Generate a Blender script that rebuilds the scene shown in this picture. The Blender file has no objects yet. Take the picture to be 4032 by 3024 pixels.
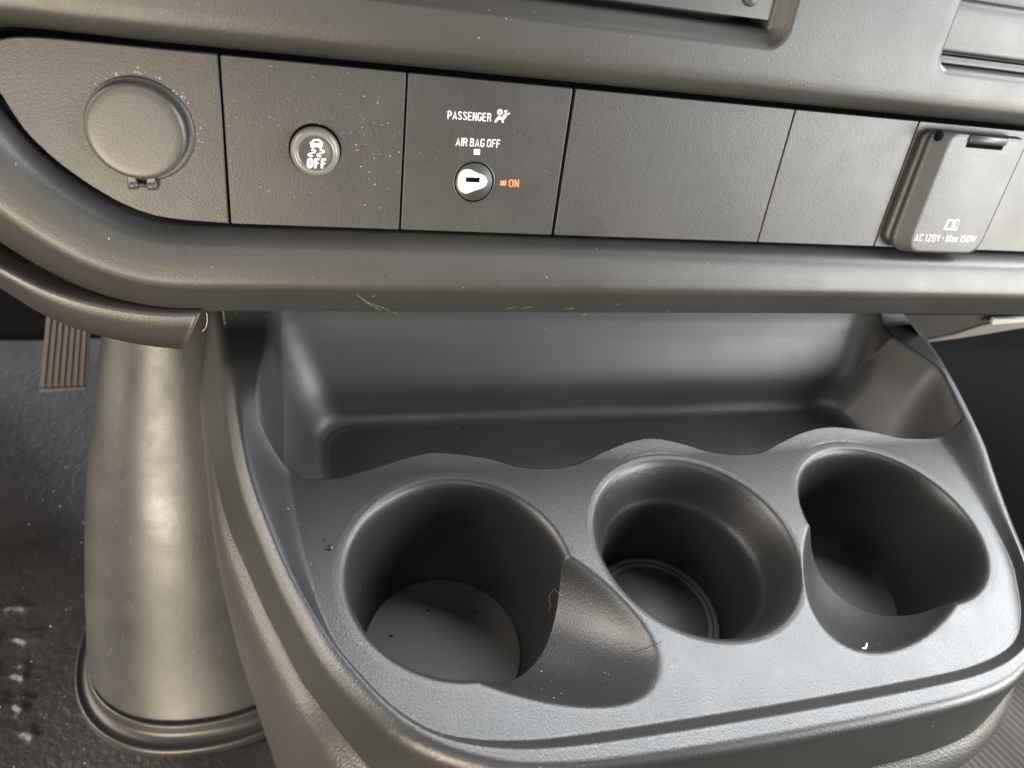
import bpy, math, random
import numpy as np
from mathutils import Matrix, Vector
from mathutils.geometry import tessellate_polygon

random.seed(5); rng = np.random.default_rng(7)
S = 0.001                       # everything is authored in millimetres
COL = bpy.context.scene.collection
sc = bpy.context.scene

# ------------------------------------------------------------------ camera
F, PX, PY = 2900.0, 2016.0, 1512.0
M = np.array([[0.9600539, 0.02307822, -0.27886181],
              [-0.21934247, 0.68086198, -0.69879599],
              [0.17373944, 0.73204806, 0.65872623]])
CAM = np.array([-55.628, -146.544, 234.215])
cam = bpy.data.cameras.new("camera"); cam_o = bpy.data.objects.new("camera", cam); COL.objects.link(cam_o)
mw = Matrix([[*M[0], CAM[0]*S], [*M[1], CAM[1]*S], [*M[2], CAM[2]*S], [0, 0, 0, 1]])
cam_o.matrix_world = mw
cam.sensor_width = 36; cam.lens = 36*F/4032
cam.clip_start = 0.01; cam.clip_end = 20
cam.dof.use_dof = True; cam.dof.focus_distance = 0.300; cam.dof.aperture_fstop = 9.0
sc.camera = cam_o

# ------------------------------------------------------------------ light
wd = bpy.data.worlds.new("World"); sc.world = wd; wd.use_nodes = True
wd.node_tree.nodes["Background"].inputs[0].default_value = (0.95, 0.96, 1.0, 1)
wd.node_tree.nodes["Background"].inputs[1].default_value = 0.035
sc.view_settings.view_transform = 'Standard'; sc.view_settings.look = 'None'
sc.view_settings.exposure = 0.24; sc.view_settings.gamma = 1

def lamp(name, loc, target, size, size_y, power, color):
    l = bpy.data.lights.new(name, 'AREA'); l.shape = 'RECTANGLE'; l.size = size; l.size_y = size_y
    l.energy = power; l.color = color
    o = bpy.data.objects.new(name, l); COL.objects.link(o)
    o.location = loc
    o.rotation_euler = (Vector(target)-Vector(loc)).to_track_quat('-Z', 'Y').to_euler()
    return o
lamp("windshield_light", (0.55, 0.80, 1.05), (0.1, 0.0, 0.0), 1.4, 0.9, 106, (0.94, 0.97, 1.0))
lamp("driver_window_light", (-0.95, 0.25, 0.75), (0.0, 0.0, 0.0), 0.8, 0.45, 26, (1.0, 0.93, 0.86))
lamp("driver_door_light", (-0.90, 0.05, 0.12), (0.0, 0.05, 0.0), 0.7, 0.55, 10, (1.0, 0.88, 0.72))
lamp("passenger_window_light", (1.15, 0.10, 0.62), (0.1, 0.05, 0.0), 0.7, 0.4, 28, (0.95, 0.98, 1.0))
lamp("right_window_light", (1.0, -0.60, 0.24), (0.15, 0.05, 0.05), 0.6, 0.38, 19, (0.95, 0.98, 1.0))
lamp("driver_seat_bounce_light", (-0.50, -0.95, -0.10), (-0.08, 0.1, -0.05), 0.42, 0.22, 20, (1.0, 0.86, 0.66))  # added low warm lamp for the column's sheen, standing in for the sunlit seat
lamp("rear_window_light", (-0.10, -1.2, 1.0), (0.1, 0.0, 0.05), 1.0, 0.4, 7, (0.92, 0.97, 1.0))
lamp("sunlit_seat_light", (0.85, -0.42, 0.08), (0.30, 0.1, 0.06), 0.16, 0.20, 2.2, (1.0, 0.84, 0.56))

# ------------------------------------------------------------------ frames
PN = np.array([0, -0.97236992, 0.233445364]); PU = np.array([0, 0.233445364, 0.97236992])
DD = 285.0
def ray(x, y): return M @ np.array([x-PX, -(y-PY), -F]) / F
def onz(x, y, z=0.):
    r = ray(x, y); return CAM + r*((z-CAM[2])/r[2])
def ony(x, y, Y):
    r = ray(x, y); return CAM + r*((Y-CAM[1])/r[1])
def onp(x, y, w=0.):
    r = ray(x, y); return CAM + r*((-DD+w)/(r @ PN))
O = onp(2016, 900, 0.); O[0] = 0.
def duv(x, y, w=0.):
    p = onp(x, y, w); return np.array([p[0], (p-O) @ PU])
def dash(u, v, w):
    return np.array([u, 0, 0]) + O + PU*v + PN*w

# ------------------------------------------------------------------ materials
def plastic(name, col, rough=0.45, grain=900, bump=0.35, dist=0.00012, var=0.12, wear=0.0, spec=0.5, kind='noise', coat=0.0):
    m = bpy.data.materials.new(name); m.use_nodes = True
    nt = m.node_tree; N = nt.nodes; L = nt.links
    b = N["Principled BSDF"]
    tc = N.new("ShaderNodeTexCoord")
    n1 = N.new("ShaderNodeTexNoise"); n1.inputs["Scale"].default_value = 22; n1.inputs["Detail"].default_value = 5
    L.new(tc.outputs["Object"], n1.inputs["Vector"])
    r = N.new("ShaderNodeValToRGB")
    c = np.array(col)
    r.color_ramp.elements[0].position = 0.3; r.color_ramp.elements[1].position = 0.7
    r.color_ramp.elements[0].color = (*(c*(1-var)), 1); r.color_ramp.elements[1].color = (*(c*(1+var)), 1)
    L.new(n1.outputs["Fac"], r.inputs["Fac"])
    out = r.outputs["Color"]
    if wear > 0:
        n3 = N.new("ShaderNodeTexNoise"); n3.inputs["Scale"].default_value = 420; n3.inputs["Detail"].default_value = 4
        mp = N.new("ShaderNodeMapping"); mp.inputs["Scale"].default_value = (1, 1, 0.25)
        L.new(tc.outputs["Object"], mp.inputs["Vector"]); L.new(mp.outputs["Vector"], n3.inputs["Vector"])
        r3 = N.new("ShaderNodeValToRGB"); r3.color_ramp.elements[0].position = 0.60; r3.color_ramp.elements[1].position = 0.78
        L.new(n3.outputs["Fac"], r3.inputs["Fac"])
        mx = N.new("ShaderNodeMixRGB"); mx.inputs["Color2"].default_value = (*(c*2.2+0.02), 1)
        ml = N.new("ShaderNodeMath"); ml.operation = 'MULTIPLY'; ml.inputs[1].default_value = wear
        L.new(r3.outputs["Color"], ml.inputs[0]); L.new(ml.outputs[0], mx.inputs["Fac"]); L.new(out, mx.inputs["Color1"])
        out = mx.outputs["Color"]
    L.new(out, b.inputs["Base Color"])
    # roughness variation
    n2 = N.new("ShaderNodeTexNoise"); n2.inputs["Scale"].default_value = 60; n2.inputs["Detail"].default_value = 6
    L.new(tc.outputs["Object"], n2.inputs["Vector"])
    mr = N.new("ShaderNodeMapRange"); mr.inputs["To Min"].default_value = rough-0.05; mr.inputs["To Max"].default_value = rough+0.06
    L.new(n2.outputs["Fac"], mr.inputs["Value"]); L.new(mr.outputs["Result"], b.inputs["Roughness"])
    b.inputs["Specular IOR Level"].default_value = spec
    if coat: b.inputs["Coat Weight"].default_value = coat
    if bump > 0:
        if kind == 'noise':
            t = N.new("ShaderNodeTexNoise"); t.inputs["Scale"].default_value = grain; t.inputs["Detail"].default_value = 2; o = t.outputs["Fac"]
        else:
            t = N.new("ShaderNodeTexVoronoi"); t.feature = 'SMOOTH_F1'; t.inputs["Scale"].default_value = grain; o = t.outputs["Distance"]
        L.new(tc.outputs["Object"], t.inputs["Vector"])
        bp = N.new("ShaderNodeBump"); bp.inputs["Strength"].default_value = bump; bp.inputs["Distance"].default_value = dist
        L.new(o, bp.inputs["Height"]); L.new(bp.outputs["Normal"], b.inputs["Normal"])
    return m
def flat(name, col, rough=0.5, spec=0.5, metal=0.0):
    m = bpy.data.materials.new(name); m.use_nodes = True; b = m.node_tree.nodes["Principled BSDF"]
    N = m.node_tree.nodes; L = m.node_tree.links
    t = N.new("ShaderNodeTexNoise"); t.inputs["Scale"].default_value = 300
    r = N.new("ShaderNodeValToRGB"); c = np.array(col)
    r.color_ramp.elements[0].color = (*(c*0.9), 1); r.color_ramp.elements[1].color = (*np.minimum(c*1.08, 1), 1)
    tc = N.new("ShaderNodeTexCoord"); L.new(tc.outputs["Object"], t.inputs["Vector"])
    L.new(t.outputs["Fac"], r.inputs["Fac"]); L.new(r.outputs["Color"], b.inputs["Base Color"])
    b.inputs["Roughness"].default_value = rough; b.inputs["Specular IOR Level"].default_value = spec; b.inputs["Metallic"].default_value = metal
    return m
M_dash = plastic("dash_plastic", (0.026, 0.0245, 0.023), 0.44, 1900, 0.8, dist=0.00010, wear=0.10)
M_panel = plastic("panel_plastic", (0.024, 0.0225, 0.0215), 0.44, 1900, 0.9, dist=0.00011, var=0.25, wear=0.22)
M_tray = plastic("tray_plastic", (0.0125, 0.0128, 0.013), 0.40, 1600, 1.0, dist=0.00013, wear=0.04)
M_bin = plastic("bin_plastic", (0.026, 0.0255, 0.0245), 0.47, 1700, 0.25)
M_vinyl = plastic("vinyl_base", (0.022, 0.020, 0.019), 0.42, 1100, 0.6, dist=0.0002, kind='vor')
M_black = flat("shade_black", (0.0025, 0.0025, 0.0025), 0.9, 0.03)  # near-black colour paints the shade in gaps, holes and the dark footwell
M_dark = flat("dark_plastic", (0.02, 0.02, 0.02), 0.5)
M_col = plastic("column_plastic", (0.026, 0.026, 0.0255), 0.42, 1200, 0.5, dist=0.0001, var=0.35, wear=0.5)
def mottle(m, scale, lo, hi):
    nt = m.node_tree; N = nt.nodes; L = nt.links; b = N["Principled BSDF"]; tc = N.new("ShaderNodeTexCoord")
    t = N.new("ShaderNodeTexNoise"); t.inputs["Scale"].default_value = scale; t.inputs["Detail"].default_value = 6; t.inputs["Roughness"].default_value = 0.65
    mr = N.new("ShaderNodeMapRange"); mr.inputs["From Min"].default_value = 0.35; mr.inputs["From Max"].default_value = 0.65
    mr.inputs["To Min"].default_value = lo; mr.inputs["To Max"].default_value = hi
    L.new(tc.outputs["Object"], t.inputs["Vector"]); L.new(t.outputs["Fac"], mr.inputs["Value"]); L.new(mr.outputs["Result"], b.inputs["Roughness"])
mottle(M_col, 36, 0.36, 0.46)
M_mat = plastic("rubber_mat", (0.014, 0.0125, 0.013), 0.42, 240, 0.8, dist=0.0006, var=0.4, wear=0.3)
M_glass = flat("screen_glass", (0.045, 0.05, 0.045), 0.28, 0.6)
M_white = flat("white_print", (0.58, 0.58, 0.58), 0.5)
M_cream = flat("cream_plastic", (0.50, 0.50, 0.42), 0.45)
M_orange = flat("orange_print", (0.48, 0.17, 0.06), 0.5)
M_btn = plastic("button_plastic", (0.030, 0.030, 0.030), 0.40, 1500, 0.1)
M_rim_highlight = plastic("rim_highlight_plastic", (0.11, 0.108, 0.10), 0.30, 1500, 0.05)  # lighter colour paints the window highlight on the button's raised rim
M_cap = plastic("cap_plastic", (0.040, 0.037, 0.034), 0.40, 1500, 0.5, dist=0.0001, wear=0.15)
M_lid = plastic("lid_plastic", (0.030, 0.030, 0.029), 0.44, 1900, 1.0, dist=0.00011)
M_pedal = plastic("pedal_rubber", (0.065, 0.060, 0.058), 0.5, 600, 0.2)
M_trim = plastic("trim_plastic", (0.016, 0.014, 0.0128), 0.42, 1200, 0.5, dist=0.00015, wear=0.15)
M_foot = plastic("foot_rubber", (0.018, 0.017, 0.017), 0.42, 500, 0.3, dist=0.0002)
M_flap = flat("flap_board", (0.10, 0.09, 0.075), 0.6)
M_dust = flat("dust", (0.30, 0.28, 0.25), 0.8)
M_crumb = flat("crumb", (0.75, 0.60, 0.38), 0.7)
M_hair = flat("hair", (0.25, 0.2, 0.17), 0.4)
M_liner = plastic("liner_rubber", (0.050, 0.047, 0.044), 0.55, 1600, 0.4)
wt = bpy.data.materials.new("water"); wt.use_nodes = True
wb = wt.node_tree.nodes["Principled BSDF"]; wb.inputs["Base Color"].default_value = (0.02, 0.02, 0.02, 1)
wb.inputs["Roughness"].default_value = 0.03; wb.inputs["IOR"].default_value = 1.33

# carpet: ribbed
M_carpet = plastic("ribbed_carpet", (0.06, 0.056, 0.05), 0.9, 900, 0.6, dist=0.0006, var=0.3, spec=0.1)

# ------------------------------------------------------------------ helpers
def mesh_obj(name, verts, faces, mat, parent=None, smooth=True, normals=None):
    me = bpy.data.meshes.new(name)
    V = np.asarray(verts, dtype=np.float64)*S
    if isinstance(faces, np.ndarray):
        nf, k = faces.shape
        me.vertices.add(len(V)); me.vertices.foreach_set("co", V.ravel())
        me.loops.add(nf*k); me.loops.foreach_set("vertex_index", faces.ravel().astype(np.int32))
        me.polygons.add(nf); me.polygons.foreach_set("loop_start", (np.arange(nf)*k).astype(np.int32))
        me.update(calc_edges=True); me.validate()
    else:
        me.from_pydata([tuple(v) for v in V], [], [tuple(int(i) for i in f) for f in faces]); me.update()
    me.polygons.foreach_set("use_smooth", [smooth]*len(me.polygons))
    me.materials.append(mat)
    if normals is not None:
        me.normals_split_custom_set_from_vertices(normals.tolist())
    o = bpy.data.objects.new(name, me); COL.objects.link(o)
    if parent is not None: o.parent = parent
    return o
def tag(o, label=None, cat=None, group=None, kind=None):
    if label: o["label"] = label
    if cat: o["category"] = cat
    if group: o["group"] = group
    if kind: o["kind"] = kind
    return o
def thing(name, label, cat, group=None):
    o = bpy.data.objects.new(name, None); COL.objects.link(o); o.empty_display_size = 0.01
    return tag(o, label, cat, group)
def catmull(P, n=8, closed=False):
    P = np.asarray(P, float); out = []
    m = len(P); rngs = range(m if closed else m-1)
    for i in rngs:
        if closed: a, b, c, d = P[(i-1) % m], P[i], P[(i+1) % m], P[(i+2) % m]
        else: a, b, c, d = P[max(i-1, 0)], P[i], P[i+1], P[min(i+2, m-1)]
        for k in range(n):
            t = k/n
            out.append(0.5*((2*b)+(-a+c)*t+(2*a-5*b+4*c-d)*t*t+(-a+3*b-3*c+d)*t**3))
    if not closed: out.append(P[-1])
    return np.array(out)
def sdist(X, Y, poly):
    """signed distance, positive inside"""
    x = X.ravel(); y = Y.ravel(); n = len(poly)
    best = np.full(x.shape, 1e18); ins = np.zeros(x.shape, bool)
    for i in range(n):
        x0, y0 = poly[i]; x1, y1 = poly[(i+1) % n]
        dx, dy = x1-x0, y1-y0; L2 = dx*dx+dy*dy+1e-12
        t = np.clip(((x-x0)*dx+(y-y0)*dy)/L2, 0, 1)
        d2 = (x-x0-t*dx)**2+(y-y0-t*dy)**2
        best = np.minimum(best, d2)
        if y0 != y1:
            c = ((y0 > y) != (y1 > y)) & (x < (x1-x0)*(y-y0)/(y1-y0)+x0)
            ins ^= c
    d = np.sqrt(best); return np.where(ins, d, -d).reshape(X.shape)
def sst(a, b, x):
    t = np.clip((x-a)/(b-a), 0, 1); return t*t*(3-2*t)
def smax(a, b, k):
    h = np.clip(0.5+0.5*(a-b)/k, 0, 1); return b*(1-h)+a*h+k*h*(1-h)
def smin(a, b, k): return -smax(-a, -b, k)
def prof(s, pts):
    """smooth monotone-ish profile through pts (pchip)"""
    P = np.asarray(pts, float); xs, ys = P[:, 0], P[:, 1]
    h = np.diff(xs); dl = np.diff(ys)/h; m = np.zeros(len(xs)); m[0] = dl[0]; m[-1] = dl[-1]
    for i in range(1, len(xs)-1):
        if dl[i-1]*dl[i] > 0:
            w1 = 2*h[i]+h[i-1]; w2 = h[i]+2*h[i-1]; m[i] = (w1+w2)/(w1/dl[i-1]+w2/dl[i])
    s = np.clip(s, xs[0], xs[-1]); i = np.clip(np.searchsorted(xs, s)-1, 0, len(xs)-2)
    t = (s-xs[i])/h[i]
    return ((2*t**3-3*t**2+1)*ys[i]+(t**3-2*t**2+t)*h[i]*m[i]+(-2*t**3+3*t**2)*ys[i+1]+(t**3-t**2)*h[i]*m[i+1])
def rounded(poly, r, n=6):
    P = [np.array(p, float) for p in poly]; out = []; m = len(P)
    rr = r if hasattr(r, '__len__') else [r]*m
    for i in range(m):
        a, b, c = P[i-1], P[i], P[(i+1) % m]; q = rr[i]
        if q <= 0: out.append(b); continue
        u = (a-b)/np.linalg.norm(a-b); v = (c-b)/np.linalg.norm(c-b)
        ang = math.acos(np.clip(u@v, -1, 1)); tl = min(q/math.tan(ang/2), 0.45*np.linalg.norm(a-b), 0.45*np.linalg.norm(c-b))
        p0 = b+u*tl; p1 = b+v*tl
        for k in range(n+1):
            t = k/n; out.append((1-t)**2*p0+2*t*(1-t)*b+t*t*p1)
    return np.array(out)
def inset(P, d):
    """inset closed polygon (ccw) by d with mitred vertex normals"""
    P = np.asarray(P, float); a = np.roll(P, 1, 0); c = np.roll(P, -1, 0)
    area = 0.5*np.sum(P[:, 0]*c[:, 1]-c[:, 0]*P[:, 1]); sg = 1 if area > 0 else -1
    e1 = P-a; e2 = c-P; e1 /= np.linalg.norm(e1, axis=1)[:, None]+1e-12; e2 /= np.linalg.norm(e2, axis=1)[:, None]+1e-12
    n1 = np.stack([-e1[:, 1], e1[:, 0]], 1)*sg; n2 = np.stack([-e2[:, 1], e2[:, 0]], 1)*sg
    n = n1+n2; L = np.linalg.norm(n, axis=1); n /= L[:, None]+1e-12
    cs = np.clip(np.sum(n*n1, 1), 0.4, 1); return P+n*(d/cs)[:, None]
def plate(name, poly, w0, w1, bev, mat, parent, tf=dash, nb=4, holes=None):
    """solid plate between w0 and w1 with rounded top edge"""
    rings = [(0, w0), (0, w1-bev)]
    for k in range(1, nb+1):
        a = k/nb*math.pi/2; rings.append((bev*(1-math.cos(a)), w1-bev+bev*math.sin(a)))
    V = []; Fc = []; n = len(poly)
    for (d, w) in rings:
        Q = inset(poly, d) if d > 0 else np.asarray(poly, float)
        ww = w if not callable(w1) else w
        V += [tf(q[0], q[1], ww) for q in Q]
    for r in range(len(rings)-1):
        for i in range(n):
            j = (i+1) % n; Fc.append((r*n+i, r*n+j, (r+1)*n+j, (r+1)*n+i))
    top = [(len(rings)-1)*n+i for i in range(n)]; Fc.append(top); Fc.append(list(range(n))[::-1])
    o = mesh_obj(name, V, Fc, mat, parent, smooth=True)
    me = o.data
    # crisp flat top
    import bmesh
    bm = bmesh.new(); bm.from_mesh(me); bmesh.ops.recalc_face_normals(bm, faces=bm.faces)
    for f in bm.faces:
        if len(f.verts) > 4: f.smooth = False
    bm.to_mesh(me); bm.free()
    return o
def lathe(name, prf, c, mat, parent, tf=dash, n=64, ell=(1, 1), cap=True):
    V = []; Fc = []
    for (r, w) in prf:
        for k in range(n):
            a = 2*math.pi*k/n; V.append(tf(c[0]+ell[0]*r*math.cos(a), c[1]+ell[1]*r*math.sin(a), w))
    for i in range(len(prf)-1):
        for k in range(n):
            j = (k+1) % n; Fc.append((i*n+k, i*n+j, (i+1)*n+j, (i+1)*n+k))
    if cap: Fc.append([(len(prf)-1)*n+k for k in range(n)])
    import bmesh
    o = mesh_obj(name, V, Fc, mat, parent)
    bm = bmesh.new(); bm.from_mesh(o.data); bmesh.ops.recalc_face_normals(bm, faces=bm.faces); bm.to_mesh(o.data); bm.free()
    return o
def decal(name, polys, wf, mat, parent, th=0.06):
    """printed marks and painted dark slots: uv polygons lying on surface wf(u,v)"""
    V = []; Fc = []
    for kk, P in enumerate(polys):
        P = [np.array(p[:2], float) for p in P]
        tris = tessellate_polygon([[Vector((p[0], p[1], 0)) for p in P]])
        b = len(V); V += [dash(p[0], p[1], wf(p[0], p[1])+th+0.0011*(kk % 23)) for p in P]
        for t in tris:
            t = list(t); a, bb, c = P[t[0]], P[t[1]], P[t[2]]
            if (bb[0]-a[0])*(c[1]-a[1])-(bb[1]-a[1])*(c[0]-a[0]) < 0: t = t[::-1]
            Fc.append([b+i for i in t])
    return mesh_obj(name, V, Fc, mat, parent, smooth=False)
def _arcp(cx, cy, rx, ry, a0, a1, n=10):
    return [(cx+rx*math.cos(math.radians(a0+(a1-a0)*i/n)), cy+ry*math.sin(math.radians(a0+(a1-a0)*i/n))) for i in range(n+1)]
def glyphs(sw=0.15):
    h = sw/2; t_, b_ = 1-h, h; l, r = h, 0.50-h; m = 0.5; c = (l+r)/2; rx = (r-l)/2
    O_ = _arcp(c, t_-0.17, rx, 0.17, 0, 180)+_arcp(c, b_+0.17, rx, 0.17, 180, 360)+[(r, t_-0.17)]
    G = {'O': ([O_], .5), '0': ([O_], .5), 'I': ([[(l, 0), (l, 1)]], sw),
     'F': ([[(l, 0), (l, t_), (r, t_)], [(l, 0.5), (r-0.05, 0.5)]], .45), 'E': ([[(r, t_), (l, t_), (l, b_), (r, b_)], [(l, 0.51), (r-0.05, 0.51)]], .47),
     'P': ([[(l, 0), (l, t_), (c, t_)]+_arcp(c, (t_+0.43)/2, rx, (t_-0.43)/2, 90, -90)+[(l, 0.43)]], .5),
     'R': ([[(l, 0), (l, t_), (c, t_)]+_arcp(c, (t_+0.48)/2, rx, (t_-0.48)/2, 90, -90)+[(l, 0.48)], [(c, 0.48), (r-0.03, 0.36), (r, 0)]], .51),
     'B': ([[(l, b_), (l, t_), (c-0.02, t_)]+_arcp(c-0.02, (t_+0.53)/2, rx, (t_-0.53)/2, 90, -90)+[(l, 0.53)], [(c, 0.53)]+_arcp(c, (b_+0.53)/2, rx, (0.53-b_)/2, 90, -90)+[(l, b_)]], .51),
     'A': ([[(0.03+h*.3, 0), (0.27, 1-h*.2), (0.51-h*.3, 0)], [(0.12, 0.27), (0.42, 0.27)]], .54),
     'N': ([[(l, 0), (l, 1)], [(l+0.03, 0.96), (r-0.03, 0.04)], [(r, 0), (r, 1)]], .5),
     'M': ([[(l, 0), (l, 1)], [(l+0.04, 0.96), (0.33, 0.1), (0.66-l-0.04, 0.96)], [(0.66-l, 0), (0.66-l, 1)]], .66),
     'W': ([[(0.04, 1), (0.2, 0.06), (0.36, 0.92), (0.52, 0.06), (0.68, 1)]], .72), 'V': ([[(0.04, 1), (0.26, 0.05), (0.48, 1)]], .52),
     'S': ([_arcp(c, t_-0.19, rx, 0.19, 10, 200)+[(c, 0.5)]+_arcp(c, b_+0.19, rx, 0.19, 20, -170)], .5),
     'G': ([_arcp(c, t_-0.17, rx, 0.17, 0, 180)+_arcp(c, b_+0.17, rx, 0.17, 180, 360)+[(r, 0.44), (c+0.02, 0.44)]], .5),
     'C': ([_arcp(c, t_-0.17, rx, 0.17, 0, 180)+_arcp(c, b_+0.17, rx, 0.17, 180, 360)], .5),
     '1': ([[(0.02, 0.78), (0.17, 0.95), (0.17, 0)]], .26), '2': ([_arcp(c, t_-0.19, rx, 0.19, 170, -20)+[(l, b_), (r, b_)]], .5),
     '5': ([[(r, t_), (l+0.02, t_), (l, 0.56)]+_arcp(c, 0.36, rx, 0.24, 110, -20)+_arcp(c, b_+0.17, rx, 0.17, 0, -165)], .5),
     'a': ([_arcp(0.2, 0.5, 0.14, 0.15, 170, 0)+[(0.34, 0)], _arcp(0.2, 0.2, 0.13, 0.14, 40, 330)], .42), 'x': ([[(0.03, 0), (0.36, 0.68)], [(0.03, 0.68), (0.36, 0)]], .39),
     '.': ([[(0.02, 0.5), (0.2, 0.5)]], .24)}
    return G
def print_text(name, s, corners_px, w, mat, parent, wf=None, sw=0.15, gap=0.07, th=0.06):
    G = glyphs(sw); A, B, C, D = [duv(px, py, w) for px, py in corners_px]; x = 0; polys = []
    for ch in s:
        if ch == ' ': x += 0.20; continue
        st, wd_ = G[ch]
        for P in st:
            wid = sw*(1.3 if ch == '.' else 1)
            P = np.array([(x+p[0], p[1]) for p in P], float); n = len(P)
            # offset outline with mitred joints
            d = np.diff(P, axis=0); d /= np.linalg.norm(d, axis=1)[:, None]+1e-9; nn = np.stack([-d[:, 1], d[:, 0]], 1)
            nv = np.vstack([nn[:1], nn[:-1]+nn[1:], nn[-1:]]); ln = np.linalg.norm(nv, axis=1); nv /= ln[:, None]+1e-9
            k = np.r_[1, np.clip((nv[1:-1]*nn[:-1]).sum(1), 0.55, 1), 1] if n > 2 else np.ones(n)
            L1 = P+nv*(wid/2/k)[:, None]; L2 = P-nv*(wid/2/k)[:, None]
            for i in range(n-1): polys.append([L1[i], L1[i+1], L2[i+1], L2[i]])
        x += wd_+gap
    x -= gap; out = []
    for P in polys:
        Q = []
        for p in P:
            s_, t_ = p[0]/x, min(max(p[1], -0.02), 1.02); Q.append((1-t_)*((1-s_)*A+s_*B)+t_*((1-s_)*D+s_*C))
        out.append(Q)
    return decal(name, out, wf or (lambda u, v: w), mat, parent, th)
def tube(name, pts, rad, mat, parent=None, n=8):
    pts = [np.array(p, float) for p in pts]; V = []; Fc = []
    rr = rad if hasattr(rad, '__len__') else [rad]*len(pts)
    for i, p in enumerate(pts):
        d = pts[min(i+1, len(pts)-1)]-pts[max(i-1, 0)]; d /= np.linalg.norm(d)
        a = np.cross(d, [0, 0, 1]) if abs(d[2]) < 0.9 else np.cross(d, [1, 0, 0]); a /= np.linalg.norm(a); b = np.cross(d, a)
        for k in range(n):
            t = 2*math.pi*k/n; V.append(p+rr[i]*(a*math.cos(t)+b*math.sin(t)))
    for i in range(len(pts)-1):
        for k in range(n):
            j = (k+1) % n; Fc.append((i*n+k, i*n+j, (i+1)*n+j, (i+1)*n+k))
    Fc.append(list(range(n))[::-1]); Fc.append([(len(pts)-1)*n+k for k in range(n)])
    return mesh_obj(name, V, Fc, mat, parent)
def grid_parts(Xw, masks, parent_of):
    """Xw: (ny,nx,3) world mm; masks: list of (name, cellmask, material, parent)"""
    ny, nx, _ = Xw.shape
    du = np.gradient(Xw, axis=1); dv = np.gradient(Xw, axis=0)
    Nn = np.cross(du, dv); Nn /= np.linalg.norm(Nn, axis=2)[..., None]+1e-12
    idx = np.arange(ny*nx).reshape(ny, nx); out = {}
    quads = np.stack([idx[:-1, :-1], idx[:-1, 1:], idx[1:, 1:], idx[1:, :-1]], -1)
    for (name, mk, mat, par) in masks:
        q = quads[mk]
        if len(q) == 0: continue
        u, inv = np.unique(q.ravel(), return_inverse=True)
        o = mesh_obj(name, Xw.reshape(-1, 3)[u], inv.reshape(-1, 4), mat, par, True, Nn.reshape(-1, 3)[u])
        out.setdefault(name, []).append(o)
    return out, Nn

# ================================================================== SETTING
def sheet(name, f, x0, x1, y0, y1, nx, ny, mat, kind='structure', parent=None):
    xs = np.linspace(x0, x1, nx); ys = np.linspace(y0, y1, ny); X, Y = np.meshgrid(xs, ys)
    P = np.stack([X, Y*1.0, f(X, Y)], -1)
    idx = np.arange(nx*ny).reshape(ny, nx)
    q = np.stack([idx[:-1, :-1], idx[:-1, 1:], idx[1:, 1:], idx[1:, :-1]], -1).reshape(-1, 4)
    o = mesh_obj(name, P.reshape(-1, 3), q, mat, parent)
    if kind: tag(o, kind=kind)
    return o
FZ = -215.0
def floor_z(X, Y): return FZ-28+1.1*np.maximum(Y-385, 0)*sst(380, 420, Y)
sheet("floor", floor_z, -900, 900, -700, 560, 80, 80, M_black)  # near-black colour stands in for the footwell's shadow

# ================================================================== CONSOLE TRAY (height field)
half = [(100, -76), (58, -75.5), (20, -73.5), (-5, -68), (-27, -55), (-44, -32), (-58, -2), (-68, 26), (-74, 46), (-78.5, 70), (-82, 96), (-86, 125), (-92, 165), (-98, 210)]
lh = catmull(half, 6); lh = lh[::-1]
rh = np.array([(200-x+(2.5 if y > 0 else 0)*min(1, max(0, y)/40), y) for x, y in lh[::-1]])
CREST = np.vstack([lh, rh[1:]])
ghalf = [(100, -63), (37, -62.5), (8, -61), (-14, -56), (-28, -46), (-39, -32), (-47, -18), (-53, 6), (-57, 32), (-59, 56), (-62, 100), (-66, 200)]
lg = catmull(ghalf, 5)[::-1]; G = np.vstack([lg, np.array([(200-x, y) for x, y in lg[::-1]])[1:]])
WAVE = np.array([(-84, 100), (-75, 84), (-68, 68), (-61, 57), (-55, 51.5), (-50, 50), (-40, 50.5), (-27, 54), (-14, 58), (-3, 60), (8, 59), (22, 56), (36, 50.5), (49, 48.5), (62, 50.5), (78, 57), (92, 61), (104, 61.5), (117, 58), (129, 53), (142, 50.5), (155, 51), (171, 57), (186, 61.5), (202, 63), (223, 60), (239, 55.5), (252, 54), (264, 54), (274, 57), (283, 63), (292, 74)])
CUPS = [(1.1, 2.3), (101.2, 5.3), (200.4, 6.9)]
cup1p = [(0, -60), (33.2, -60), (34.2, -58), (38.4, -30), (40.4, -7), (41.2, -3.4), (42.3, -1.2), (44.0, -0.2), (46.5, 0)]
cup2p = [(0, -60), (31.0, -60), (31.8, -58), (33.6, -28), (34.8, -21.5), (36.6, -18), (41.4, -5), (42.8, -2.2), (44.4, -0.6), (46.4, 0)]
GS = 0.42
xs = np.arange(-112, 313, GS); ys = np.arange(-104, 196, GS)
X, Y = np.meshgrid(xs, ys)
sC = sdist(X, Y, CREST); sG = sdist(X, Y, G)
zr = 4.5+15*sst(-10, 120, Y)
dG = np.maximum(-sG, 0); dC = np.maximum(sC, 0)
t = dG/(dG+dC+1e-6)
wdt = 0.50+0.62*sst(-40, 15, Y)*(1-sst(70, 140, Y))
base = zr*sst(0, 1, t/wdt)
base += 0.0
inside = sG > 0
back = sst(50, 96, Y)
base = np.where(inside, zr*back, base+(zr-base)*back)
base = base+28*sst(120, 160, Y)*(sC > 0)
front_q = 1-0.38*sst(-25, -68, Y) if False else 1-0.38*(1-sst(-68, -25, Y))
s = np.maximum(-sC+2.4, 0)/front_q
R0 = 7.2; sm = R0*0.975
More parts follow.
